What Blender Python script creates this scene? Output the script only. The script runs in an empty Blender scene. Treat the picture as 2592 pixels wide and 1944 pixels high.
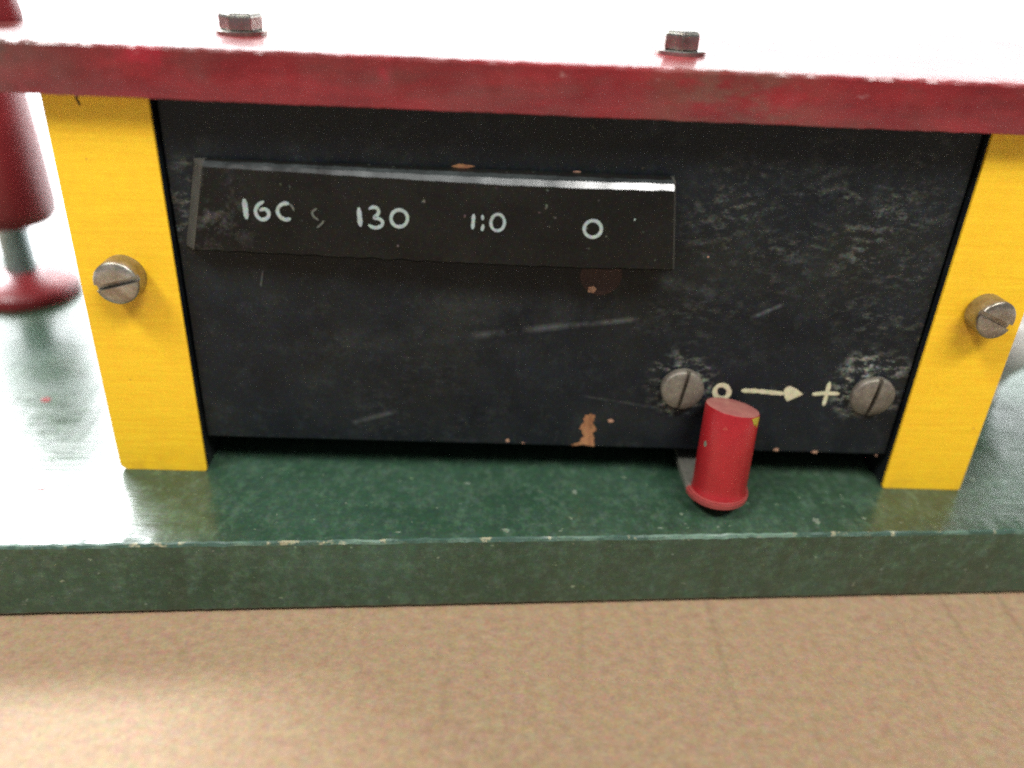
import bpy, bmesh, math, random
from mathutils import Vector, Matrix, noise

# ------------------------------------------------------------ camera, light, exposure
scene = bpy.context.scene
MM = 0.001
random.seed(7)

PITCH, ROLL, YAW = math.radians(28.737), math.radians(2.892), math.radians(2.481)
fw = Vector((math.sin(YAW) * math.cos(PITCH), math.cos(YAW) * math.cos(PITCH), -math.sin(PITCH)))
rt = Vector((math.cos(YAW), -math.sin(YAW), 0))
up = rt.cross(fw)
rt2 = rt * math.cos(ROLL) + up * math.sin(ROLL)
up2 = up * math.cos(ROLL) - rt * math.sin(ROLL)
cam_data = bpy.data.cameras.new("camera")
cam = bpy.data.objects.new("camera", cam_data)
scene.collection.objects.link(cam)
rot = Matrix((rt2, up2, -fw)).transposed().to_4x4()
cam.matrix_world = Matrix.Translation((-0.01417, -0.170, 0.1400)) @ rot
cam_data.sensor_width = 36
cam_data.lens = 29.47
cam_data.clip_start = 0.01
cam_data.clip_end = 20
cam_data.dof.use_dof = True
cam_data.dof.focus_distance = 0.182
cam_data.dof.aperture_fstop = 5.2
scene.camera = cam

world = bpy.data.worlds.new("World")
scene.world = world
world.use_nodes = True
bg = world.node_tree.nodes["Background"]
bg.inputs[0].default_value = (0.93, 0.97, 1.0, 1)
bg.inputs[1].default_value = 0.24

def lamp(name, loc, target, sx, sy, power, col=(1, 1, 1)):
    d = bpy.data.lights.new(name, 'AREA')
    d.shape = 'RECTANGLE'; d.size = sx; d.size_y = sy
    d.energy = power; d.color = col
    o = bpy.data.objects.new(name, d)
    scene.collection.objects.link(o)
    o.location = loc
    o.rotation_euler = (Vector(target) - Vector(loc)).to_track_quat('-Z', 'Y').to_euler()
    return o

lamp("ceiling_lamp_left", (-0.70, -0.48, 1.20), (-0.05, 0, 0.03), 0.45, 0.25, 18, (1, 0.98, 0.95))
lamp("ceiling_lamp_right", (0.44, -0.64, 1.15), (0.05, 0, 0.03), 0.70, 0.25, 18, (1, 0.98, 0.95))
lamp("ceiling_lamp_back", (-0.60, 0.62, 0.62), (-0.13, 0.0, 0.02), 0.50, 0.24, 27, (0.95, 0.98, 1.0))
lamp("wall_fill_light", (-0.45, 0.70, 0.62), (-0.45, 1.0, 0.14), 1.1, 0.12, 38, (0.94, 0.98, 1.0))  # added fill light, only there to turn the wall white
lamp("wall_fill_light_right", (0.75, 0.72, 0.45), (0.70, 1.0, 0.08), 1.1, 0.12, 34, (0.94, 0.98, 1.0))  # same added fill for the right part of the wall
def spot(name, loc, target, deg, power):
    d = bpy.data.lights.new(name, 'SPOT'); d.energy = power; d.spot_size = math.radians(deg); d.spot_blend = 1.0
    d.shadow_soft_size = 0.05; d.color = (1, 0.99, 0.97)
    o = bpy.data.objects.new(name, d); scene.collection.objects.link(o); o.location = loc
    o.rotation_euler = (Vector(target) - Vector(loc)).to_track_quat('-Z', 'Y').to_euler()
spot("fill_spot_left", (-0.75, -0.75, 0.95), (-0.150, -0.105, 0), 7.5, 13)  # added spot that makes the bright patch on the cardboard, lower left
spot("fill_spot_right", (0.85, -0.70, 0.95), (0.185, -0.085, 0), 9, 9)  # added spot that brightens the cardboard at the right

scene.render.engine = 'CYCLES'
scene.cycles.use_denoising = False
scene.cycles.sample_clamp_indirect = 2
scene.cycles.sample_clamp_direct = 4
scene.cycles.filter_width = 2.0
scene.view_settings.view_transform = 'Standard'
scene.view_settings.look = 'None'
scene.view_settings.exposure = 0
scene.view_settings.gamma = 1
scene.view_settings.use_curve_mapping = False

# ------------------------------------------------------------ material helpers
class NT:
    def __init__(s, name):
        s.m = bpy.data.materials.new(name); s.m.use_nodes = True
        s.t = s.m.node_tree; s.n = s.t.nodes; s.l = s.t.links
        s.b = s.n["Principled BSDF"]
        s.co = s.n.new("ShaderNodeTexCoord").outputs["Object"]
    def put(s, sock, v):
        if hasattr(v, "is_output"): s.l.new(v, sock)
        elif isinstance(v, (tuple, list)) and len(v) == 3 and sock.type == 'RGBA': sock.default_value = (*v, 1)
        else: sock.default_value = v
    def math(s, op, a, b=0.0, c=None, clamp=False):
        n = s.n.new("ShaderNodeMath"); n.operation = op; n.use_clamp = clamp
        s.put(n.inputs[0], a); s.put(n.inputs[1], b)
        if c is not None: s.put(n.inputs[2], c)
        return n.outputs[0]
    def scale(s, v):
        n = s.n.new("ShaderNodeMapping"); n.inputs["Scale"].default_value = v
        s.l.new(s.co, n.inputs[0]); return n.outputs[0]
    def noise(s, sc, detail=3, rough=0.55, stretch=None, color=False, dist=0.0):
        n = s.n.new("ShaderNodeTexNoise")
        s.l.new(s.scale(stretch) if stretch else s.co, n.inputs["Vector"])
        n.inputs["Scale"].default_value = sc; n.inputs["Detail"].default_value = detail
        n.inputs["Roughness"].default_value = rough; n.inputs["Distortion"].default_value = dist
        return n.outputs["Color" if color else "Fac"]
    def rng(s, v, a, b, c=0.0, d=1.0):
        n = s.n.new("ShaderNodeMapRange"); n.clamp = True
        s.put(n.inputs[0], v)
        for i, k in enumerate((a, b, c, d)): n.inputs[i + 1].default_value = k
        return n.outputs[0]
    def mix(s, f, a, b, mode='MIX'):
        n = s.n.new("ShaderNodeMix"); n.data_type = 'RGBA'; n.blend_type = mode
        s.put(n.inputs[0], f); s.put(n.inputs[6], a); s.put(n.inputs[7], b)
        return n.outputs[2]
    def sep(s):
        n = s.n.new("ShaderNodeSeparateXYZ"); s.l.new(s.co, n.inputs[0]); return n.outputs
    def blob(s, c, r0, r1):                       # 1 inside r0 mm, 0 outside r1 mm
        n = s.n.new("ShaderNodeVectorMath"); n.operation = 'DISTANCE'
        s.l.new(s.co, n.inputs[0]); n.inputs[1].default_value = [k * MM for k in c]
        return s.rng(n.outputs["Value"], r0 * MM, r1 * MM, 1, 0)
    def line(s, a, b, w):                         # soft streak between two points of the x-z plane
        dx, dz = b[0] - a[0], b[1] - a[1]; L = math.hypot(dx, dz); ux, uz = dx / L, dz / L
        x, y, z = s.sep()
        px = s.math('SUBTRACT', x, a[0] * MM); pz = s.math('SUBTRACT', z, a[1] * MM)
        al = s.math('ADD', s.math('MULTIPLY', px, ux), s.math('MULTIPLY', pz, uz))
        ac = s.math('ABSOLUTE', s.math('SUBTRACT', s.math('MULTIPLY', px, -uz), s.math('MULTIPLY', pz, -ux)))
        m = s.rng(ac, 0, w * MM, 1, 0)
        e = s.math('MULTIPLY', s.rng(al, 0, L * .12 * MM), s.rng(al, L * .85 * MM, L * MM, 1, 0))
        return s.math('MULTIPLY', m, e)
    def grain(s, col, amt, sc=1900):              # fine speckle of brushed, dusty paint
        g = s.noise(sc, 1, .5, color=True)
        n = s.n.new("ShaderNodeVectorMath"); n.operation = 'SUBTRACT'
        s.l.new(g, n.inputs[0]); n.inputs[1].default_value = (.5, .5, .5)
        m = s.n.new("ShaderNodeVectorMath"); m.operation = 'SCALE'
        s.l.new(n.outputs[0], m.inputs[0]); m.inputs["Scale"].default_value = amt * 2
        a = s.n.new("ShaderNodeVectorMath"); a.operation = 'ADD'
        s.l.new(m.outputs[0], a.inputs[0]); a.inputs[1].default_value = (1, 1, 1)
        return s.mix(1.0, col, a.outputs[0], 'MULTIPLY')
    def bump(s, h, strength, dist):
        n = s.n.new("ShaderNodeBump"); n.inputs["Strength"].default_value = strength
        n.inputs["Distance"].default_value = dist * MM
        s.put(n.inputs["Height"], h); s.l.new(n.outputs[0], s.b.inputs["Normal"])
    def done(s, col, rough, metal=0.0, spec=0.5, coat=None):
        s.put(s.b.inputs["Base Color"], col); s.put(s.b.inputs["Roughness"], rough)
        s.b.inputs["Metallic"].default_value = metal
        s.b.inputs["Specular IOR Level"].default_value = spec
        if coat: s.b.inputs["Coat Weight"].default_value = coat[0]; s.b.inputs["Coat Roughness"].default_value = coat[1]
        return s.m

MAT = {}
def mat_yellow():
    t = NT("yellow_paint")
    st = t.noise(60, 4, .6, (1, 1, 16))
    c = t.mix(t.rng(st, .3, .7), (.80, .47, .016), (.86, .545, .022))
    c = t.mix(t.rng(t.noise(900, 2, .5), .73, .78, 0, .7), c, (.30, .13, .03))
    c = t.mix(t.rng(t.noise(40, 3), .5, .8, 0, .35), c, (.78, .38, .02))
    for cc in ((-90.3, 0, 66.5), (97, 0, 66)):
        c = t.mix(t.math('MULTIPLY', t.math('MULTIPLY', t.blob(cc, 3.5, 7.5), t.rng(t.noise(260, 4, .7), .3, .65)), .55), c, (.42, .19, .03))  # brown below each screw: grime and the screw's shadow put into the colour
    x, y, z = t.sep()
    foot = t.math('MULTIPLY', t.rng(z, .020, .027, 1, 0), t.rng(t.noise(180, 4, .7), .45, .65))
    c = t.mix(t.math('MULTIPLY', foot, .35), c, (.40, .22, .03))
    c = t.grain(t.grain(c, .06, 500), .12)
    t.bump(t.math('ADD', st, t.math('MULTIPLY', t.noise(240, 3), .6)), .32, .2)
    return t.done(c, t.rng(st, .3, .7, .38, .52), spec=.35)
def mat_red_board():
    t = NT("dull_red_paint")
    st = t.noise(55, 5, .65, (1, 1, 3.5))
    c = t.mix(t.rng(st, .35, .68), (.128, .0085, .0105), (.225, .017, .020))
    dirt = t.rng(t.noise(26, 5, .65, (1, 1, 2), dist=.5), .50, .70, 0, .8)
    c = t.mix(dirt, c, (.100, .034, .028))
    hot = t.rng(t.noise(85, 3, .6), .62, .74, 0, .7)
    c = t.mix(hot, c, (.30, .012, .026))
    x, y, z = t.sep()
    old = t.math('MULTIPLY', t.rng(x, -.104, -.078, 1, 0), t.rng(t.noise(60, 4), .3, .6))
    c = t.mix(t.math('MULTIPLY', old, .85), c, (.085, .058, .046))
    patch = t.math('MULTIPLY', t.blob((32, -4, 112), 4, 22), t.rng(t.noise(120, 4, .7, (1, 1, 2.5)), .42, .6))
    c = t.mix(t.math('MULTIPLY', patch, .8), c, (.120, .055, .038))
    sp = t.rng(t.noise(420, 2, .6, (.35, 1, 1)), .72, .78, 0, .5)
    c = t.mix(sp, c, (.34, .20, .19))
    c = t.grain(c, .16)
    t.bump(t.math('ADD', st, t.math('MULTIPLY', t.noise(300, 3), .5)), .3, .25)
    return t.done(c, t.rng(st, .3, .7, .28, .42), spec=.25, coat=(.25, .09))
def mat_panel(name, dusty=True):
    t = NT(name)
    st = t.noise(70, 5, .6)
    c = t.mix(t.rng(st, .3, .7), (.0050, .0070, .0092), (.0115, .0152, .0190))
    c = t.mix(t.rng(t.noise(34, 4), .45, .75, 0, .6), c, (.0145, .0150, .0095))
    c = t.mix(t.rng(t.noise(240, 4, .75), .52, .8, 0, .6), c, (.030, .036, .036))
    if dusty:
        fine = t.math('MULTIPLY', t.rng(t.noise(620, 4, .8, (.5, 1, 1)), .50, .72), t.rng(t.noise(130, 3, .6, (.6, 1, 1)), .35, .65))
        for cc, r0, r1, k in (((66, 2, 87), 2, 24, .55), ((40, 2, 88), 2, 16, .45), ((80, 2, 66), 2, 22, .35),
                              ((-76.5, 2, 90), 1, 7, .8), ((-77, 2, 82), 1, 8, .7), ((78, 2, 106), 1, 6, .35),
                              ((78.3, 2, 48.2), 5.5, 11, 2.4), ((33, 2, 47), 5, 9.5, 2.0), ((36, 2, 64), 3, 22, .18),
                              ((-30, 2, 40), 3, 26, .15)):
            m = t.math('MULTIPLY', t.math('MULTIPLY', t.blob(cc, r0, r1), fine), k, clamp=True)
            c = t.mix(m, c, (.27, .29, .25))
        brk = t.rng(t.noise(140, 4, .7), .35, .62)
        for a, b, w, k in (((-17.2, 57.6), (6.3, 61.3), 1.2, .13), ((4, 60.9), (21.6, 63.3), .9, .13),
                           ((46.2, 64.3), (53.6, 68.2), .7, .22), ((-62.8, 68), (-61.9, 72), .3, .25),
                           ((-45, 33.6), (-33, 37.6), .9, .12), ((22, 73.6), (41.5, 68.4), 2.2, .06),
                           ((-30, 64), (20, 67), 5, .03), ((-50, 57), (0, 55), 4, .02), ((10, 43), (30, 40), .5, .1)):
            c = t.mix(t.math('MULTIPLY', t.math('MULTIPLY', t.line(a, b, w), brk), k), c, (.42, .45, .44))
    sp = t.rng(t.noise(520, 2, .6), .735, .78, 0, .5)
    c = t.mix(sp, c, (.16, .16, .13))
    c = t.grain(t.grain(c, .5, 1100), .5, 2600)
    t.bump(t.math('ADD', st, t.math('MULTIPLY', t.noise(500, 3, .7), .5)), .3, .2)
    return t.done(c, t.rng(st, .3, .7, .38, .52), spec=.2)
def mat_strip():
    t = NT("black_strip_paint")
    st = t.noise(80, 5, .6)
    c = t.mix(t.rng(st, .3, .7), (.0055, .0056, .0052), (.0115, .0115, .0100))
    wear = t.math('MULTIPLY', t.blob((-71, -2, 85), 1, 12), t.rng(t.noise(330, 4, .75), .48, .70))
    c = t.mix(t.math('MULTIPLY', wear, .5), c, (.13, .13, .12))
    sp = t.rng(t.noise(430, 2, .6), .71, .77, 0, .6)
    c = t.mix(sp, c, (.20, .21, .17))
    c = t.grain(t.grain(c, .5, 1100), .5, 2600)
    t.bump(t.math('ADD', st, t.math('MULTIPLY', t.noise(500, 3, .7), .5)), .3, .2)
    return t.done(c, .4, spec=.15)
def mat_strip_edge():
    t = NT("highlight_black_edge")
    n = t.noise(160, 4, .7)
    c = t.mix(t.rng(n, .35, .7), (.012, .014, .014), (.05, .06, .06))  # top bevel coloured paler and made glossier to bring out its highlight
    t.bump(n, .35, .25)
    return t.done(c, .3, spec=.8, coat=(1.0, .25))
def mat_green():
    t = NT("dark_green_paint")
    st = t.noise(38, 5, .65, (1, 1.6, 1.6))
    c = t.mix(t.rng(st, .3, .72), (.018, .045, .026), (.036, .074, .048))
    c = t.mix(t.rng(t.noise(16, 4), .45, .7, 0, .55), c, (.034, .050, .026))
    hz = t.rng(t.noise(330, 5, .8, (1, .7, 1)), .47, .72, 0, .75)
    c = t.mix(hz, c, (.075, .125, .085))
    sp = t.rng(t.noise(700, 2, .6, (.6, 1, 1)), .69, .76, 0, .6)
    c = t.mix(sp, c, (.24, .30, .20))
    c = t.grain(t.grain(c, .25, 700), .30)
    t.bump(t.math('ADD', st, t.math('ADD', t.math('MULTIPLY', t.noise(260, 4, .7, (.35, 1, 1)), .6), t.math('MULTIPLY', t.noise(480, 3, .7, (.10, 1, 1)), .7))), .46, .30)
    t.l.new(t.b.inputs['Normal'].links[0].from_socket, t.b.inputs['Coat Normal'])
    return t.done(c, t.rng(t.noise(90, 4, .7, (.4, 1, 1)), .3, .7, .20, .44), spec=.45, coat=(.22, .13))
def mat_edge():
    t = NT("chipped_green_edge")
    n = t.noise(130, 5, .7, (.5, 1, 1))
    c = t.mix(t.rng(n, .47, .60), (.035, .075, .056), (.11, .18, .135))
    c = t.mix(t.rng(t.noise(210, 4, .7), .58, .66), c, (.26, .25, .16))
    return t.done(t.grain(c, .2), .45)
def mat_cardboard():
    t = NT("brown_cardboard")
    f = t.noise(420, 5, .8, (.8, 1, 1))
    c = t.mix(t.rng(f, .3, .7), (.220, .148, .086), (.325, .230, .145))
    c = t.mix(t.rng(t.noise(22, 4, .6), .4, .75, 0, .4), c, (.275, .185, .105))
    x, y, z = t.sep()
    wob = t.math('MULTIPLY', t.noise(7, 2, .5, (1, .5, 1)), .020)
    ph = t.math('FRACT', t.math('MULTIPLY', t.math('ADD', x, wob), 1 / .0148))
    ln = t.rng(t.math('ABSOLUTE', t.math('SUBTRACT', ph, .5)), 0, .085, 1, 0)
    ln = t.math('MULTIPLY', ln, t.rng(t.noise(30, 3, .6, (1, .55, 1)), .50, .68))
    c = t.mix(t.math('MULTIPLY', ln, .34), c, (.135, .083, .05))
    c = t.mix(t.rng(t.noise(330, 2, .5), .75, .79, 0, .6), c, (.16, .10, .06))
    c = t.grain(t.grain(c, .16, 500), .22, 1500)
    t.bump(t.math('SUBTRACT', f, t.math('MULTIPLY', ln, .8)), .25, .2)
    return t.done(c, .62, spec=.25)
def mat_metal(name, lo, hi, r0, r1, rust=.4, metal=1.0):
    t = NT(name)
    n = t.noise(320, 5, .7)
    c = t.mix(t.rng(n, .3, .7), lo, hi)
    c = t.mix(t.rng(t.noise(240, 4, .7), .48, .68, 0, rust), c, (.17, .115, .075))
    c = t.grain(c, .2)
    t.bump(n, .4, .12)
    return t.done(c, t.rng(n, .3, .7, r0, r1), metal)
def mat_dirty_screw():
    t = NT("paint_crusted_steel")
    n = t.noise(380, 5, .75)
    c = t.mix(t.rng(n, .3, .7), (.11, .095, .075), (.23, .21, .17))
    c = t.mix(t.rng(t.noise(500, 4, .7), .5, .7, 0, .6), c, (.10, .075, .07))
    c = t.grain(c, .25)
    t.bump(n, .6, .2)
    return t.done(c, .5, .35)
def mat_knob_red():
    t = NT("glossy_red_paint")
    n = t.noise(90, 4, .6)
    c = t.mix(t.rng(n, .3, .7), (.225, .007, .011), (.315, .014, .018))
    c = t.mix(t.rng(t.noise(520, 3, .6), .70, .76, 0, .6), c, (.45, .17, .10))
    c = t.grain(c, .12)
    t.bump(n, .2, .2)
    return t.done(c, t.rng(n, .3, .7, .24, .36), spec=.5)
def mat_knob_top():
    t = NT("worn_red_paint")
    c = t.mix(t.rng(t.noise(260, 4, .7), .3, .7), (.24, .075, .07), (.31, .125, .10))
    return t.done(t.grain(c, .14), .5, spec=.4)
def mat_lever():
    t = NT("lever_metal_and_red")
    x, y, z = t.sep()
    edge = t.math('ADD', y, t.math('MULTIPLY', t.math('SUBTRACT', t.noise(300, 3), .5), .004))
    m = t.rng(t.math('ADD', edge, t.math('MULTIPLY', t.math('SUBTRACT', .041, x), .55)), -.0058, -.0048, 1, 0)
    n = t.noise(300, 4, .7)
    g = t.mix(t.rng(n, .3, .7), (.10, .10, .085), (.17, .17, .145))
    c = t.mix(m, g, (.26, .045, .042))
    c = t.grain(c, .18)
    t.bump(n, .4, .15)
    return t.done(c, .35)
def plain(name, col, rough, g=.15, sc=400, spec=.4):
    t = NT(name)
    n = t.noise(sc, 4, .65)
    dark = tuple(k * .72 for k in col)
    c = t.grain(t.mix(t.rng(n, .3, .7), dark, col), g)
    t.bump(n, .3, .12)
    return t.done(c, rough, spec=spec)

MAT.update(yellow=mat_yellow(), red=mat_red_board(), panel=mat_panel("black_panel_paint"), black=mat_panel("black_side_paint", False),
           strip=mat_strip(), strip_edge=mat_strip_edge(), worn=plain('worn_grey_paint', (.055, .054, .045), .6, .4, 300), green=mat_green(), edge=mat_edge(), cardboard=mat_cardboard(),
           steel=mat_metal("dull_screw_steel", (.20, .185, .155), (.46, .44, .39), .24, .46, .55, .85),
           crust=mat_dirty_screw(), bolt=mat_metal("bolt_steel", (.33, .31, .28), (.52, .50, .46), .18, .34, .5),
           zinc=mat_metal("galvanised_stem", (.32, .35, .36), (.46, .49, .50), .34, .5, .1),
           knob=mat_knob_red(), knob_top=mat_knob_top(), lever=mat_lever(),
           post=plain("red_turned_paint", (.22, .019, .022), .36, .12, 90, .5),
           numeral=plain("white_paint", (.34, .41, .40), .6, .35, 700), cream=plain("cream_paint", (.60, .57, .38), .55, .25, 700),
           faded=plain("rubbed_white_paint", (.10, .11, .095), .6, .4, 900),
           pink=plain("pale_chip", (.45, .26, .17), .7, .2),
           chip=plain("pale_green_chip", (.15, .19, .14), .6, .35, 900), mustard=plain("mustard_undercoat", (.42, .34, .035), .6, .2),
           hole=plain("hole_rim", (.034, .015, .013), .6, .4, 900), wall=plain("white_wall", (.86, .86, .86), .8, .02, 5), white_table=plain("white_table_top", (.8, .8, .8), .4, .02, 5))

def mat_chip():
    t = NT("bare_wood")
    n = t.noise(260, 4, .7, (2.2, 1, .5))
    c = t.mix(t.rng(n, .3, .7), (.20, .085, .040), (.42, .21, .10))
    c = t.mix(t.rng(t.noise(420, 3, .7), .58, .68, 0, .8), c, (.05, .03, .02))
    return t.done(t.grain(c, .25), .75, spec=.2)
MAT['wood'] = mat_chip()
MAT['porcelain'] = plain("white_porcelain", (.75, .74, .70), .25, .05, 60, .5)

# ------------------------------------------------------------ mesh helpers
def finish(bm, name, mats, parent=None, smooth=False):
    bmesh.ops.recalc_face_normals(bm, faces=bm.faces)
    for v in bm.verts: v.co *= MM
    me = bpy.data.meshes.new(name); bm.to_mesh(me); bm.free()
    for m in (mats if isinstance(mats, (list, tuple)) else [mats]): me.materials.append(MAT[m])
    if smooth:
        for p in me.polygons: p.use_smooth = True
        me.set_sharp_from_angle(angle=math.radians(38 if smooth is True else smooth))
    ob = bpy.data.objects.new(name, me); scene.collection.objects.link(ob)
    if parent: ob.parent = parent
    return ob
def jit(p, amp, f=0.25):
    n = noise.noise_vector(Vector(p) * f)
    return Vector(p) + n * amp
def board(x0, x1, prof, n, amp, matidx=None):
    """prism along x with the (y,z) outline prof, cut into n lengths with slightly uneven edges"""
    bm = bmesh.new(); rings = []
    for i in range(n + 1):
        x = x0 + (x1 - x0) * i / n
        rings.append([bm.verts.new(jit((x, y, z), amp * a, .55)) for (y, z, a) in prof])
    k = len(prof)
    for i in range(n):
        for j in range(k):
            f = bm.faces.new((rings[i][j], rings[i][(j + 1) % k], rings[i + 1][(j + 1) % k], rings[i + 1][j]))
            if matidx and j in matidx: f.material_index = matidx[j]
    bm.faces.new(rings[0]); bm.faces.new(rings[-1])
    return bm
def box(bm, x0, x1, y0, y1, z0, z1, bev=0.0, seg=2):
    r = bmesh.ops.create_cube(bm, size=1)
    for v in r["verts"]:
        v.co = Vector((x0 + (v.co.x + .5) * (x1 - x0), y0 + (v.co.y + .5) * (y1 - y0), z0 + (v.co.z + .5) * (z1 - z0)))
    if bev:
        es = {e for v in r["verts"] for e in v.link_edges}
        bmesh.ops.bevel(bm, geom=list(es), offset=bev, segments=seg, affect='EDGES', profile=.5)
def lathe(bm, prof, n=40, mtx=Matrix(), mat_at=None):
    """prof: list of (radius, height) from bottom to top about local z"""
    rings = []
    for r, h in prof:
        rings.append([bm.verts.new(mtx @ Vector((r * math.cos(2 * math.pi * i / n), r * math.sin(2 * math.pi * i / n), h))) for i in range(n)])
    for a in range(len(rings) - 1):
        for i in range(n):
            f = bm.faces.new((rings[a][i], rings[a][(i + 1) % n], rings[a + 1][(i + 1) % n], rings[a + 1][i]))
            if mat_at: f.material_index = mat_at(a)
    bm.faces.new(rings[0]); f = bm.faces.new(rings[-1])
    if mat_at: f.material_index = mat_at(len(rings) - 1)
def prism(bm, pts, lift, thick, mp, bevel=0.0):
    """flat outline pts -> solid; mp(u, v, h) gives the 3-D point at height h"""
    lo = [bm.verts.new(mp(u, v, lift)) for u, v in pts]; hi = [bm.verts.new(mp(u, v, lift + thick)) for u, v in pts]
    n = len(pts)
    for i in range(n): bm.faces.new((lo[i], lo[(i + 1) % n], hi[(i + 1) % n], hi[i]))
    bm.faces.new(lo); bm.faces.new(hi)
def ragged(pts, amp, n=4, seed=1):
    out = []
    for i, p in enumerate(pts):
        a, b = Vector(p), Vector(pts[(i + 1) % len(pts)])
        for k in range(n):
            q = a.lerp(b, k / n); w = noise.noise_vector(Vector((q.x * 2.3, q.y * 2.3, seed)))
            out.append((q.x + w.x * amp, q.y + w.y * amp))
    return out
def stroke(bm, pts, w, mp, seed):
    """one brush stroke: a thin raised ribbon with round, slightly uneven ends"""
    rnd = random.Random(seed)
    P = [Vector(p) for p in pts]
    closed = len(P) > 8 and (P[0] - P[-1]).length < .3
    if not closed:                                        # denser points for an even ribbon
        Q = []
        for a, b in zip(P, P[1:]):
            m = max(2, int((b - a).length / .25))
            Q += [a.lerp(b, i / m) for i in range(m)]
        Q.append(P[-1])
        for _ in range(3): Q = [Q[0]] + [(Q[i - 1] + Q[i] * 2 + Q[i + 1]) / 4 for i in range(1, len(Q) - 1)] + [Q[-1]]
        P = Q
    else: P = P[:-1]
    n = len(P); L, R = [], []
    for i, p in enumerate(P):
        a = P[(i - 1) % n] if closed or i else p; b = P[(i + 1) % n] if closed or i < n - 1 else p
        d = (b - a).normalized(); nn = Vector((-d.y, d.x))
        k = w * .36 * (1 + .22 * (noise.noise(Vector((p.x * .9, p.y * .9, seed))))) * (1 + rnd.uniform(-.05, .05))
        if not closed:
            e = min(i, n - 1 - i) * .25
            k *= min(1, .45 + e / max(w, .3))
        L.append(p + nn * k); R.append(p - nn * k)
    T = .10 + .012 * (seed % 5)
    def vs(lst, h): return [bm.verts.new(mp(q.x, q.y, h)) for q in lst]
    l0, r0, l1, r1 = vs(L, -.05), vs(R, -.05), vs(L, T), vs(R, T)
    m = n if closed else n - 1
    for i in range(m):
        j = (i + 1) % n
        bm.faces.new((l1[i], l1[j], r1[j], r1[i])); bm.faces.new((l0[i], l0[j], l1[j], l1[i])); bm.faces.new((r0[i], r0[j], r1[j], r1[i]))
    if not closed:
        bm.faces.new((l0[0], l1[0], r1[0], r0[0])); bm.faces.new((l0[-1], l1[-1], r1[-1], r0[-1]))
def slotted(bm, r, h, slot_w, slot_d, dome, mtx, n=22):
    """slotted screw head, axis local z, slot along local x"""
    lathe(bm, [(r * .985, 0), (r, .15), (r, h - slot_d)], 44, mtx)
    for s in (-1, 1):
        rings = []
        for k, z in ((1, h - slot_d + .002), (1, h - .45 - dome), (.965, h - .18 - dome), (.90, h - .05 - dome * .8), (.6, h - dome * .25), (.33, h)):
            rr = r * k; c = slot_w / 2; a = math.asin(min(.98, c / rr))
            rings.append([bm.verts.new(mtx @ Vector((rr * math.cos(a + (math.pi - 2 * a) * i / n), s * rr * math.sin(a + (math.pi - 2 * a) * i / n), z))) for i in range(n + 1)])
        for A, B in zip(rings, rings[1:]):
            for i in range(n): bm.faces.new((A[i], A[i + 1], B[i + 1], B[i]))
            bm.faces.new((A[0], B[0], B[n], A[n]))
        bm.faces.new(rings[-1]); bm.faces.new(rings[0])
def facing(x, y, z, ang=0.0, tilt=(0, 0)):
    """matrix: local z points to the viewer side (-y), local x turned by ang degrees in the panel plane"""
    m = Matrix(((1, 0, 0), (0, 0, -1), (0, 1, 0))).to_4x4()
    return Matrix.Translation((x, y, z)) @ Matrix.Rotation(math.radians(tilt[0]), 4, 'X') @ Matrix.Rotation(math.radians(tilt[1]), 4, 'Z') @ m @ Matrix.Rotation(math.radians(ang), 4, 'Z')

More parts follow.
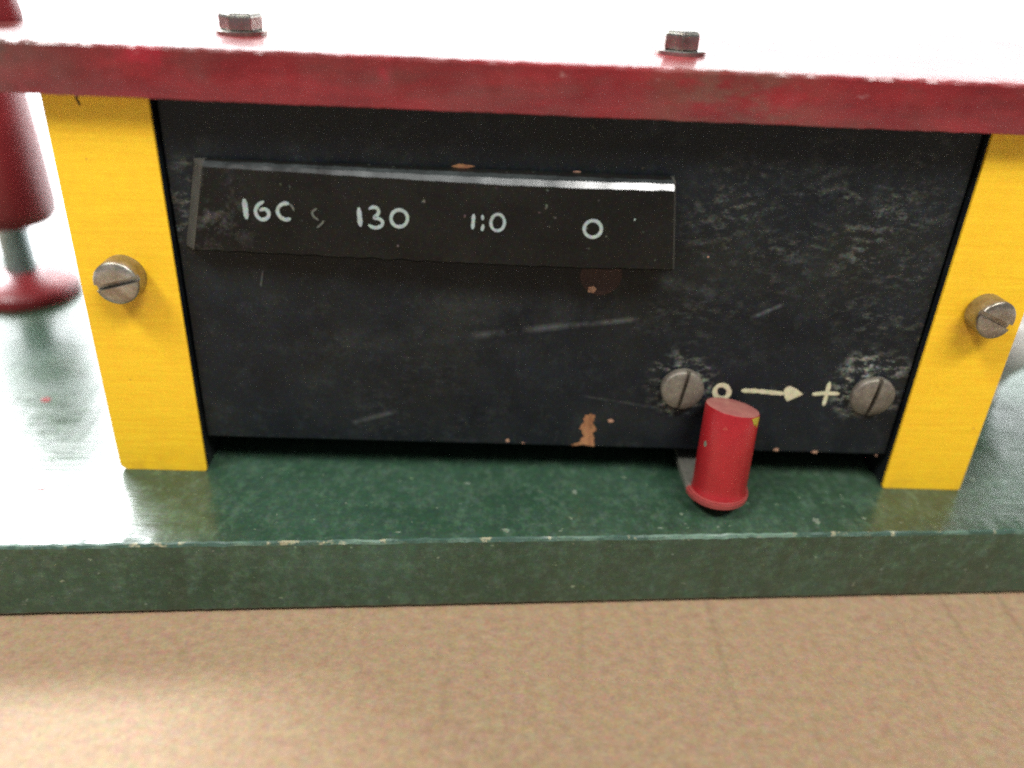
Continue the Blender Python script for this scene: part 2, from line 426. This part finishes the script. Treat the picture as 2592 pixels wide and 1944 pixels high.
# ------------------------------------------------------------ painted marks, in mm on the upright faces (x, z)
GLYPHS = {
  '160': [([(-63.21, 88.61), (-63.15, 86.67), (-63.12, 84.42)], 1.5), ([(-59.22, 88.3), (-60.45, 87.61), (-61.17, 86.37), (-61.05, 85.25), (-60.32, 84.43), (-59.23, 84.48), (-58.39, 85.36), (-58.5, 86.47), (-59.36, 86.81), (-60.31, 86.37)], 1.0), ([(-54.13, 88.04), (-55.2, 88.18), (-56.41, 87.3), (-56.7, 86.08), (-56.1, 85.07), (-55.06, 84.58), (-54.03, 84.96)], 1.0)],
  '160 faded': [([(-54.05, 87.98), (-53.46, 87.51), (-53.25, 86.68)], 0.7)],
  'faded': [([(-48.52, 87.32), (-49.65, 86.63), (-49.36, 85.61), (-48.32, 84.89)], 0.6), ([(-47.23, 84.84), (-47.83, 84.06), (-48.79, 83.26)], 0.6)],
  '130': [([(-39.96, 87.93), (-39.86, 86.06), (-39.76, 83.99)], 1.35), ([(-37.92, 87.73), (-37.18, 88.26), (-36.28, 88.17), (-35.76, 87.44), (-36.24, 86.49), (-37.08, 85.94), (-35.9, 85.88), (-35.01, 85.21), (-35.31, 84.35), (-36.33, 83.83), (-37.33, 83.89), (-38.1, 84.43)], 0.95), ([(-30.04, 86.16), (-30.12, 85.65), (-30.32, 85.18), (-30.65, 84.77), (-31.06, 84.48), (-31.53, 84.32), (-32.02, 84.3), (-32.48, 84.43), (-32.88, 84.69), (-33.19, 85.07), (-33.38, 85.52), (-33.43, 86.03), (-33.35, 86.54), (-33.14, 87.01), (-32.82, 87.4), (-32.41, 87.69), (-31.94, 87.85), (-31.46, 87.87), (-31.0, 87.74), (-30.6, 87.49), (-30.29, 87.11), (-30.1, 86.66), (-30.04, 86.16)], 0.95)],
  '110': [([(-16.52, 87.7), (-16.58, 86.15), (-16.67, 84.53)], 1.0), ([(-14.76, 87.63), (-14.61, 86.6)], 0.95), ([(-14.49, 85.62), (-14.73, 84.27)], 1.05), ([(-10.17, 86.04), (-10.27, 85.56), (-10.48, 85.12), (-10.78, 84.77), (-11.14, 84.54), (-11.54, 84.44), (-11.93, 84.48), (-12.3, 84.66), (-12.61, 84.97), (-12.83, 85.37), (-12.95, 85.84), (-12.95, 86.34), (-12.84, 86.82), (-12.63, 87.25), (-12.34, 87.59), (-11.98, 87.82), (-11.59, 87.92), (-11.19, 87.88), (-10.83, 87.7), (-10.52, 87.4), (-10.3, 87.0), (-10.18, 86.53), (-10.17, 86.04)], 0.8)],
  '0': [([(9.7, 86.29), (9.8, 85.8), (9.76, 85.3), (9.57, 84.83), (9.27, 84.44), (8.86, 84.16), (8.38, 84.01), (7.87, 83.99), (7.38, 84.12), (6.93, 84.39), (6.58, 84.76), (6.35, 85.21), (6.25, 85.71), (6.3, 86.21), (6.48, 86.66), (6.79, 87.05), (7.2, 87.33), (7.68, 87.48), (8.18, 87.49), (8.67, 87.37), (9.11, 87.11), (9.46, 86.74), (9.7, 86.29)], 0.95)],
  'dot': [([(16.37, 87.98), (16.61, 87.97)], 0.9)],
  'o': [([(44.72, 45.27), (44.74, 44.76), (44.62, 44.28), (44.37, 43.88), (44.01, 43.58), (43.57, 43.42), (43.08, 43.4), (42.59, 43.53), (42.14, 43.8), (41.75, 44.18), (41.48, 44.65), (41.32, 45.16), (41.31, 45.67), (41.43, 46.14), (41.69, 46.54), (42.05, 46.83), (42.48, 46.99), (42.97, 47.01), (43.45, 46.88), (43.91, 46.62), (44.29, 46.24), (44.57, 45.78), (44.72, 45.27)], 1.25)],
  'plus': [([(64.71, 45.24), (67.38, 45.64), (71.18, 45.61)], 1.05), ([(68.13, 48.69), (68.19, 45.4), (68.08, 42.25)], 1.1)],
  'arrow': [([(47.63, 45.68), (50.87, 45.71), (54.35, 45.44), (58.01, 45.17)], 1.15)],
}
ARROW_HEAD = [(57.67, 46.02), (58.02, 46.8), (58.95, 47.3), (60.84, 46.43), (62.48, 45.21), (60.8, 44.17), (59.11, 43.17), (58.34, 44.09)]
BIG_CHIP = [(11.24, 37.57), (12.52, 38.31), (13.73, 37.3), (13.08, 35.53), (14.14, 34.14), (13.52, 32.34), (14.28, 29.04), (8.29, 29.07), (10.66, 30.09), (11.18, 31.91), (10.28, 33.84), (10.88, 35.45)]
SMALL_CHIPS = [(17.45, 36.3, 0.94, 0.57), (-7.09, 29.88, 0.54, 0.57), (-3.35, 29.35, 0.48, 0.17), (59.21, 29.38, 0.97, 0.51), (68.98, 29.02, 0.91, 0.46), (84.54, 28.48, 0.48, 0.17), (-19.23, 96.1, 2.69, 0.46), (4.42, 95.9, 1.08, 0.23), (34.48, 78.49, 0.32, 0.26)]
# red speck [-133.    31.7    0. ]
# red speck [-115.6   -8.4    0. ]
BASE_CHIPS = [(-16.6, -2.4, 1.03, 0.61), (-44.6, -11.4, 0.4, 0.41), (-51.8, -0.4, 0.28, 0.41), (-24.3, 6.8, 0.46, 0.35), (-59.4, -16.4, 0.34, 0.41), (-31.4, -21.7, 0.85, 0.41), (-28.7, -18.0, 0.17, 0.3), (9.4, -4.8, 1.28, 1.52), (22.5, 1.8, 1.14, 0.71), (28.1, -18.0, 1.14, 0.61), (41.7, -17.1, 0.63, 0.51), (-7.5, -20.2, 1.57, 1.11), (34.1, -12.6, 0.74, 0.71), (5.0, -19.9, 0.85, 0.41), (65.8, -14.0, 1.65, 1.82), (77.8, -12.5, 0.8, 0.71), (75.5, -3.5, 0.4, 0.41), (134.9, 25.5, 0.68, 0.51), (113.2, 5.0, 1.14, 2.03)]
# pan 1185 850 (-17.21, 57.73)
# pan 1300 838 (-6.96, 59.28)
# pan 1450 822 (6.34, 61.32)
# pan 1620 808 (21.39, 63.23)
# pan 1900 805 (46.4, 64.41)
# pan 1985 770 (53.35, 68.05)
# pan 660 720 (-62.7, 68.55)
# pan 665 690 (-62.0, 71.33)
# pan 1750 560 (29.64, 86.33)
# pan 2200 600 (68.6, 84.3)
# pan 2150 700 (66.48, 75.15)
# pan 2350 600 (81.48, 84.79)
# pan 1640 700 (21.91, 73.51)
# pan 1850 760 (41.18, 68.57)
# pan 890 1070 (-44.62, 33.74)
# pan 1010 1040 (-33.24, 37.41)

# ------------------------------------------------------------ the setting
bm = bmesh.new(); box(bm, -1500, 1500, -700, 1000, -34, -4)
o = finish(bm, "table_surface", "white_table"); o["kind"] = "structure"
bm = bmesh.new(); box(bm, -420, 430, -420, 152, -4, 0, .6, 1)
o = finish(bm, "cardboard_sheet", "cardboard"); o["category"] = "cardboard"
o["label"] = "flat sheet of brown cardboard lying under the green board"
bm = bmesh.new(); box(bm, -1600, 1600, 1000, 1030, -300, 1500)
o = finish(bm, "wall", "wall"); o["kind"] = "structure"

# ------------------------------------------------------------ the instrument
box_root = bpy.data.objects.new("control_box", None)
scene.collection.objects.link(box_root)
box_root["label"] = "hand-painted control box with red top, yellow legs and numbered black panel on green board"
box_root["category"] = "control box"

# --- green base board, its front edge turned 3.4 degrees to the panel
ang = math.radians(3.4)
prof = [(2.2, 0, .3), (.15, 1.0, .5), (-.05, 1.5, .5), (0, 19.2, .8), (.25, 19.8, 1.0), (.75, 20, .8), (6, 20, 0), (171, 20, 0), (172, 19, 0), (172, 0, 0)]
bm = board(-225, 222, prof, 300, .42, {3: 1, 4: 1})
bmesh.ops.transform(bm, matrix=Matrix.Translation((0, -22.75, 0)) @ Matrix.Rotation(ang, 4, 'Z'), verts=bm.verts)
base = finish(bm, "base_board", ["green", "edge"], box_root, 18)
for i, (x, y, w, d) in enumerate(BASE_CHIPS):
    bm = bmesh.new(); rnd = random.Random(i)
    pts = [(x + w * .8 * math.cos(a) * rnd.uniform(.35, 1.1), y + d * .8 * math.sin(a) * rnd.uniform(.35, 1.1)) for a in [k * math.pi / 5 for k in range(10)]]
    prism(bm, pts, -.02, .10, lambda u, v, h: (u, v, 20 + h))
    c = finish(bm, "paint_chip", "chip", base)
for x, y, r in ((-133, 31.7, 1.3), (-115.6, -8.4, 1.0)):
    bm = bmesh.new()
    prism(bm, [(x + r * math.cos(a), y + .8 * r * math.sin(a)) for a in [k * math.pi / 4 for k in range(8)]], -.02, .12, lambda u, v, h: (u, v, 20 + h))
    c = finish(bm, "paint_speck", "knob", base); c["label"] = "small red paint speck on the green board"

# --- red top board
prof = [(-4, 108.1, .6), (-4.05, 112, .15), (-4, 116.9, .9), (-3.5, 117.45, 1.1), (-2.6, 117.55, .5), (4, 117.55, 0), (95, 117.55, 0), (95.4, 117, 0), (95.4, 108, 0), (-3.2, 107.9, .2)]
bm = board(-131, 131, prof, 260, .28)
top = finish(bm, "top_board", "red", box_root, 18)

# --- black housing: sides, back, front panel
for x0, x1 in ((-99.9, -80.0), (87.4, 106.6)):
    bm = bmesh.new(); box(bm, x0, x1, .7, 90, 20, 107.9, .4, 1)
    finish(bm, "side_board", "black", box_root)
bm = bmesh.new(); box(bm, -79.9, 87.3, 84, 89, 20, 107.8)
finish(bm, "unseen_back_panel", "black", box_root)  # unseen back, added so no light shows through the gap under the panel
bm = bmesh.new(); box(bm, -79.3, 86.7, 2, 6, 28.8, 107.85, .35, 2)
panel = finish(bm, "front_panel", "panel", box_root)

# --- yellow legs: thin painted strips on the side boards
def rrect(x0, x1, z0, z1, r, n=5):
    out = []
    for cx, cz, a0, rr in ((x1, z1, 0, .2), (x0, z1, 90, .2), (x0, z0, 180, r[0]), (x1, z0, 270, r[1])):
        sx = -1 if cx == x1 else 1; sz = -1 if cz == z1 else 1
        for k in range(n + 1):
            a = math.radians(a0 + 90 * k / n)
            out.append((cx + sx * rr + rr * math.cos(a), cz + sz * rr + rr * math.sin(a)))
    return out
legs = []
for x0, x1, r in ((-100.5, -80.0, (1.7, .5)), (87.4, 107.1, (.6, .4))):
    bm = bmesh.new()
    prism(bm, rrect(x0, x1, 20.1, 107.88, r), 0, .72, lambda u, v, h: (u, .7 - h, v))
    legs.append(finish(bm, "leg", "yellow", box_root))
bm = bmesh.new(); stroke(bm, [(-93.4, 108), (-93.7, 106.8), (-93.2, 105.4)], .55, lambda u, v, h: (u, -h, v), 3)
c = finish(bm, "paint_drip", "black", legs[0]); c["label"] = "dark drip of paint at the top of the leg"

# --- screws
def screw(parent, x, y, z, r, h, sw, sd, dome, ang, mat, label=None, tilt=(0, 0)):
    bm = bmesh.new(); slotted(bm, r, h, sw, sd, dome, facing(x, y, z, ang, tilt))
    o = finish(bm, "screw", mat, parent, True)
    if label: o["label"] = label
    return o
screw(legs[0], -90.9, .02, 70.4, 4.75, 5.2, 1.35, 1.7, .25, 15, "steel", "slotted screw with a bright scratched slot edge")
screw(legs[1], 97.7, .02, 68.7, 4.45, 5.4, 1.15, 1.5, .25, -24, "steel", "slotted screw standing proud of the leg", (0, 6))
screw(panel, 33.2, 2.02, 46.2, 5.0, 2.6, 1.0, 1.5, .3, 82, "crust", "brownish slotted screw beside the small painted ring")
screw(panel, 78.8, 2.02, 45.6, 5.2, 2.3, 1.15, 1.5, .55, 84, "crust", "slotted screw crusted with pale paint", (5, 0))

# --- scale strip with painted numbers
def strip_front(x):
    t = min(1, max(0, (x + 75) / 100))
    return -1.2 - 2.6 * min(1, t * 1.25) + .5 * max(0, t - .85) / .15
bm = bmesh.new(); N = 100; rings = []
for i in range(-1, N + 2):
    t = min(1, max(0, i / N))
    xt = -70.9 + (23.9 + 70.9) * t; xb = -74.9 + (25.9 + 74.9) * t
    sag = .35 * math.sin(math.pi * t); f = strip_front(xb); ch = .40 + .60 * min(1, t * 1.6)
    wob = lambda k: .14 * noise.noise(Vector((xt * .35, k, 2.2)))
    row = [(xt, 2.0, 95.75), (xt, f * .5 + .9, 95.6 + wob(1)), (xt, f + .85, 95.3 - sag * .5 + wob(2)), (xt, f, 95.2 - ch - sag * .5 + wob(3)),
           (xb, f, 77.35 - sag * .5 + 2.2 * wob(4)), (xb, f + .5, 76.9 - sag * .5 + 2.2 * wob(4)), (xb, 2.0, 76.8 - sag * .4)]
    if i == -1: row = [(x - 2.6, 1.9, z) for x, y, z in row]                  # slanted, worn left end
    if i == N + 1: row = [(x + .55, min(2, y + 1.1), z) for x, y, z in row]   # rounded right end
    rings.append([bm.verts.new(p) for p in row])
for k, (A, B) in enumerate(zip(rings, rings[1:])):
    for j in range(7):
        fc = bm.faces.new((A[j], A[(j + 1) % 7], B[(j + 1) % 7], B[j]))
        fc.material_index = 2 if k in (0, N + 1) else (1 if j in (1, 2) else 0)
bm.faces.new(rings[0]); bm.faces.new(rings[-1])
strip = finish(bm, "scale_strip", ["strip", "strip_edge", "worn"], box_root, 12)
on_strip = lambda u, v, h: (u, strip_front(u) - h, v)
on_panel = lambda u, v, h: (u, 2 - h, v)
def glyph(key, name, mat, parent, mp, label, seed):
    bm = bmesh.new()
    for k, (pts, w) in enumerate(GLYPHS[key]): stroke(bm, pts, w * (1.25 if mat == 'cream' else 1), mp, seed + k)
    if key == 'arrow': prism(bm, ARROW_HEAD, -.05, .17, mp)
    o = finish(bm, name, mat, parent)
    if label: o["label"] = label
glyph('160', "painted_number", "numeral", strip, on_strip, "white painted number 160 with its last stroke rubbed open", 11)
glyph('160 faded', "rubbed_stroke", "faded", strip, on_strip, None, 21)
glyph('faded', "rubbed_stroke", "faded", strip, on_strip, None, 31)
glyph('130', "painted_number", "numeral", strip, on_strip, "white painted number 130", 41)
glyph('110', "painted_number", "numeral", strip, on_strip, "white painted number 110, its middle stroke broken", 51)
glyph('0', "painted_number", "numeral", strip, on_strip, "white painted number 0", 61)
glyph('dot', "paint_speck", "numeral", strip, on_strip, None, 71)
glyph('o', "painted_ring", "cream", panel, on_panel, "cream painted 0 beside the red knob", 81)
glyph('arrow', "painted_arrow", "cream", panel, on_panel, "cream painted arrow pointing to the plus sign", 91)
glyph('plus', "painted_plus_sign", "cream", panel, on_panel, None, 101)

# --- bare spots and a hole in the panel
bm = bmesh.new(); prism(bm, ragged(BIG_CHIP, .55), -.05, .07, on_panel)
c = finish(bm, "paint_chip", "wood", panel); c["label"] = "tall orange chip of bare wood at the lower edge"
for i, (x, z, w, h) in enumerate(SMALL_CHIPS):
    bm = bmesh.new(); rnd = random.Random(40 + i)
    prism(bm, [(x + w * math.cos(a) * rnd.uniform(.6, 1.05), z + h * math.sin(a) * rnd.uniform(.6, 1.05)) for a in [k * math.pi / 5 for k in range(10)]], -.05, .08, on_panel)
    finish(bm, "paint_chip", "pink" if i != 6 else "wood", panel)
bm = bmesh.new(); lathe(bm, [(4.6, -.5), (4.6, .10), (4.1, .16), (3.7, .03)], 36, facing(11.6, 2, 73.4))
c = finish(bm, "plugged_hole", "hole", panel, True); c["label"] = "round reddish plugged hole half under the scale strip"
bm = bmesh.new(); prism(bm, [(9.0, 69.4), (10.4, 69.3), (10.9, 70.2), (10.2, 70.9), (9.0, 70.6)], .03, .12, on_panel)
finish(bm, "paint_speck", "pink", panel)

# --- lever plate with the red knob
def plate_pts():
    pts = [(49.9, 40), (50.1, -6.5)]
    cx, cy = 42.7, -7.9
    for k in range(17):
        a = math.radians(5 - 175 * k / 16); pts.append((cx + 7.4 * math.cos(a), cy + 8.1 * math.sin(a)))
    pts += [(35.6, -3), (35.7, 2), (36.2, 8), (36.2, 40)]
    return pts
bm = bmesh.new(); prism(bm, plate_pts(), 0, 1.7, lambda u, v, h: (u, v, 23.2 + h - v * .03))
bmesh.ops.bevel(bm, geom=[e for e in bm.edges if abs(e.verts[0].co.z - e.verts[1].co.z) < 1.2], offset=.35, segments=2, affect='EDGES')
lever = finish(bm, "lever", "lever", box_root, True)
p0, p1 = Vector((43.1, -8.4, 24.9)), Vector((43.9, -5.0, 45.2))
ax = (p1 - p0); Lk = ax.length
m = Matrix.Translation(p0) @ ax.to_track_quat('Z', 'Y').to_matrix().to_4x4()
bm = bmesh.new()
lathe(bm, [(6.55, -1.0), (6.5, .0), (6.4, .25), (6.3, .7), (6.27, 1.6), (6.25, Lk * .5), (6.22, Lk - .5), (6.05, Lk - .15), (5.6, Lk)], 56, m, lambda a: 1 if a >= 7 else 0)
for v in bm.verts:                                       # the end is sawn a little out of square
    if (v.co - p0).dot(ax.normalized()) > Lk - 1: v.co.z -= .10 * (v.co.x - p1.x)
knob = finish(bm, "knob", ["knob", "knob_top"], lever, True)
inv = m
def on_knob(ang0):
    def f(u, v, h):
        a = math.radians(ang0) + u / 6.2
        return inv @ Vector(((6.24 + h) * math.cos(a), (6.24 + h) * math.sin(a), v))
    return f
view_side = inv.inverted() @ Vector((-14, -170, 140)); va = math.degrees(math.atan2(view_side.y, view_side.x))
bm = bmesh.new(); prism(bm, [(-1.6, Lk - .75), (-.3, Lk - 2.6), (.2, Lk - 2.0), (.7, Lk - 3.3), (1.3, Lk - 2.2), (1.8, Lk - .9), (.2, Lk - .6)], -.02, .06, on_knob(va + 62))
c = finish(bm, "paint_chip", "mustard", knob); c["label"] = "mustard undercoat showing at the rim of the knob"
bm = bmesh.new(); prism(bm, [(-.5, Lk * .60), (.1, Lk * .63), (.5, Lk * .58), (.2, Lk * .55), (-.4, Lk * .56)], -.02, .06, on_knob(va - 47))
finish(bm, "paint_chip", "chip", knob)

# --- bolts through the top board
def hex_bolt(x, y, rot, af, h, washer):
    bm = bmesh.new(); z = 117.55 + (.9 if washer else 0)
    R = af / math.cos(math.pi / 6)
    rows = []
    for s, hh in ((1, 0), (1, h * .80), (.90, h * .97), (.55, h * 1.05)):
        rows.append([bm.verts.new((x + R * s * math.cos(math.radians(rot + 60 * k)), y + R * s * math.sin(math.radians(rot + 60 * k)), z + hh)) for k in range(6)])
    for A, B in zip(rows, rows[1:]):
        for k in range(6): bm.faces.new((A[k], A[(k + 1) % 6], B[(k + 1) % 6], B[k]))
    bm.faces.new(rows[0]); bm.faces.new(rows[-1])
    bmesh.ops.bevel(bm, geom=bm.edges[:], offset=.18, segments=1, affect='EDGES')
    b = finish(bm, "bolt", "bolt", box_root)
    if washer:
        bm = bmesh.new(); lathe(bm, [(washer, 0), (washer, .7), (washer - .2, .88), (2.5, .9)], 40, Matrix.Translation((x, y, 117.56)))
        finish(bm, "washer", "bolt", b, True)
    return b
b = hex_bolt(-65.8, 18.8, 12, 3.8, 3.3, 5.2); b["label"] = "hex bolt on a washer, above the number 160"
b = hex_bolt(26.0, 18.6, 22, 3.5, 3.7, 5.4); b["label"] = "hex bolt on a washer, above the arrow"
bm = bmesh.new(); lathe(bm, [(5.4, 0), (5.5, .8), (5.0, 6), (4.2, 9.5), (2.2, 11)], 28, Matrix.Translation((-119.4, 25, 117.5)))
finish(bm, "terminal_nut", "post", box_root, True)

# --- turned red posts standing on the base behind the housing
def post(x, y, tilt=0):
    m = Matrix.Translation((x, y, 20.0))
    bm = bmesh.new(); lathe(bm, [(5.6, 2), (5.2, 6), (5.2, 60)], 32, m)
    stem = finish(bm, "post", "zinc", box_root, True)
    bm = bmesh.new(); lathe(bm, [(16.8, 0), (17.0, .6), (16.9, 3.4), (16.4, 4.2), (12.5, 6.3), (8, 8.2), (6, 8.9), (5.1, 9)], 56, m)
    finish(bm, "flange", "post", stem, True)
    bm = bmesh.new(); lathe(bm, [(5, 25.4), (9, 25.4), (13.2, 26.6), (14.8, 28.6), (15.2, 32), (14.6, 50), (13.4, 70), (12, 84), (8, 92), (4, 94)], 48, m)
    finish(bm, "barrel", "post", stem, True)
    return stem
s = post(-172.2, 104.0); s["label"] = "grey metal post beside the left yellow leg"

# --- white porcelain knob behind the right leg
bm = bmesh.new(); lathe(bm, [(4, 0), (4.2, 1), (3.6, 4), (5.5, 9), (9.0, 14), (11, 19), (11, 24), (8.5, 28), (4, 30), (1, 30.4)], 44, Matrix.Translation((139.0, 50.0, 20.0)))
c = finish(bm, "terminal_knob", "porcelain", box_root, True); c["label"] = "white rounded knob behind the right yellow leg"
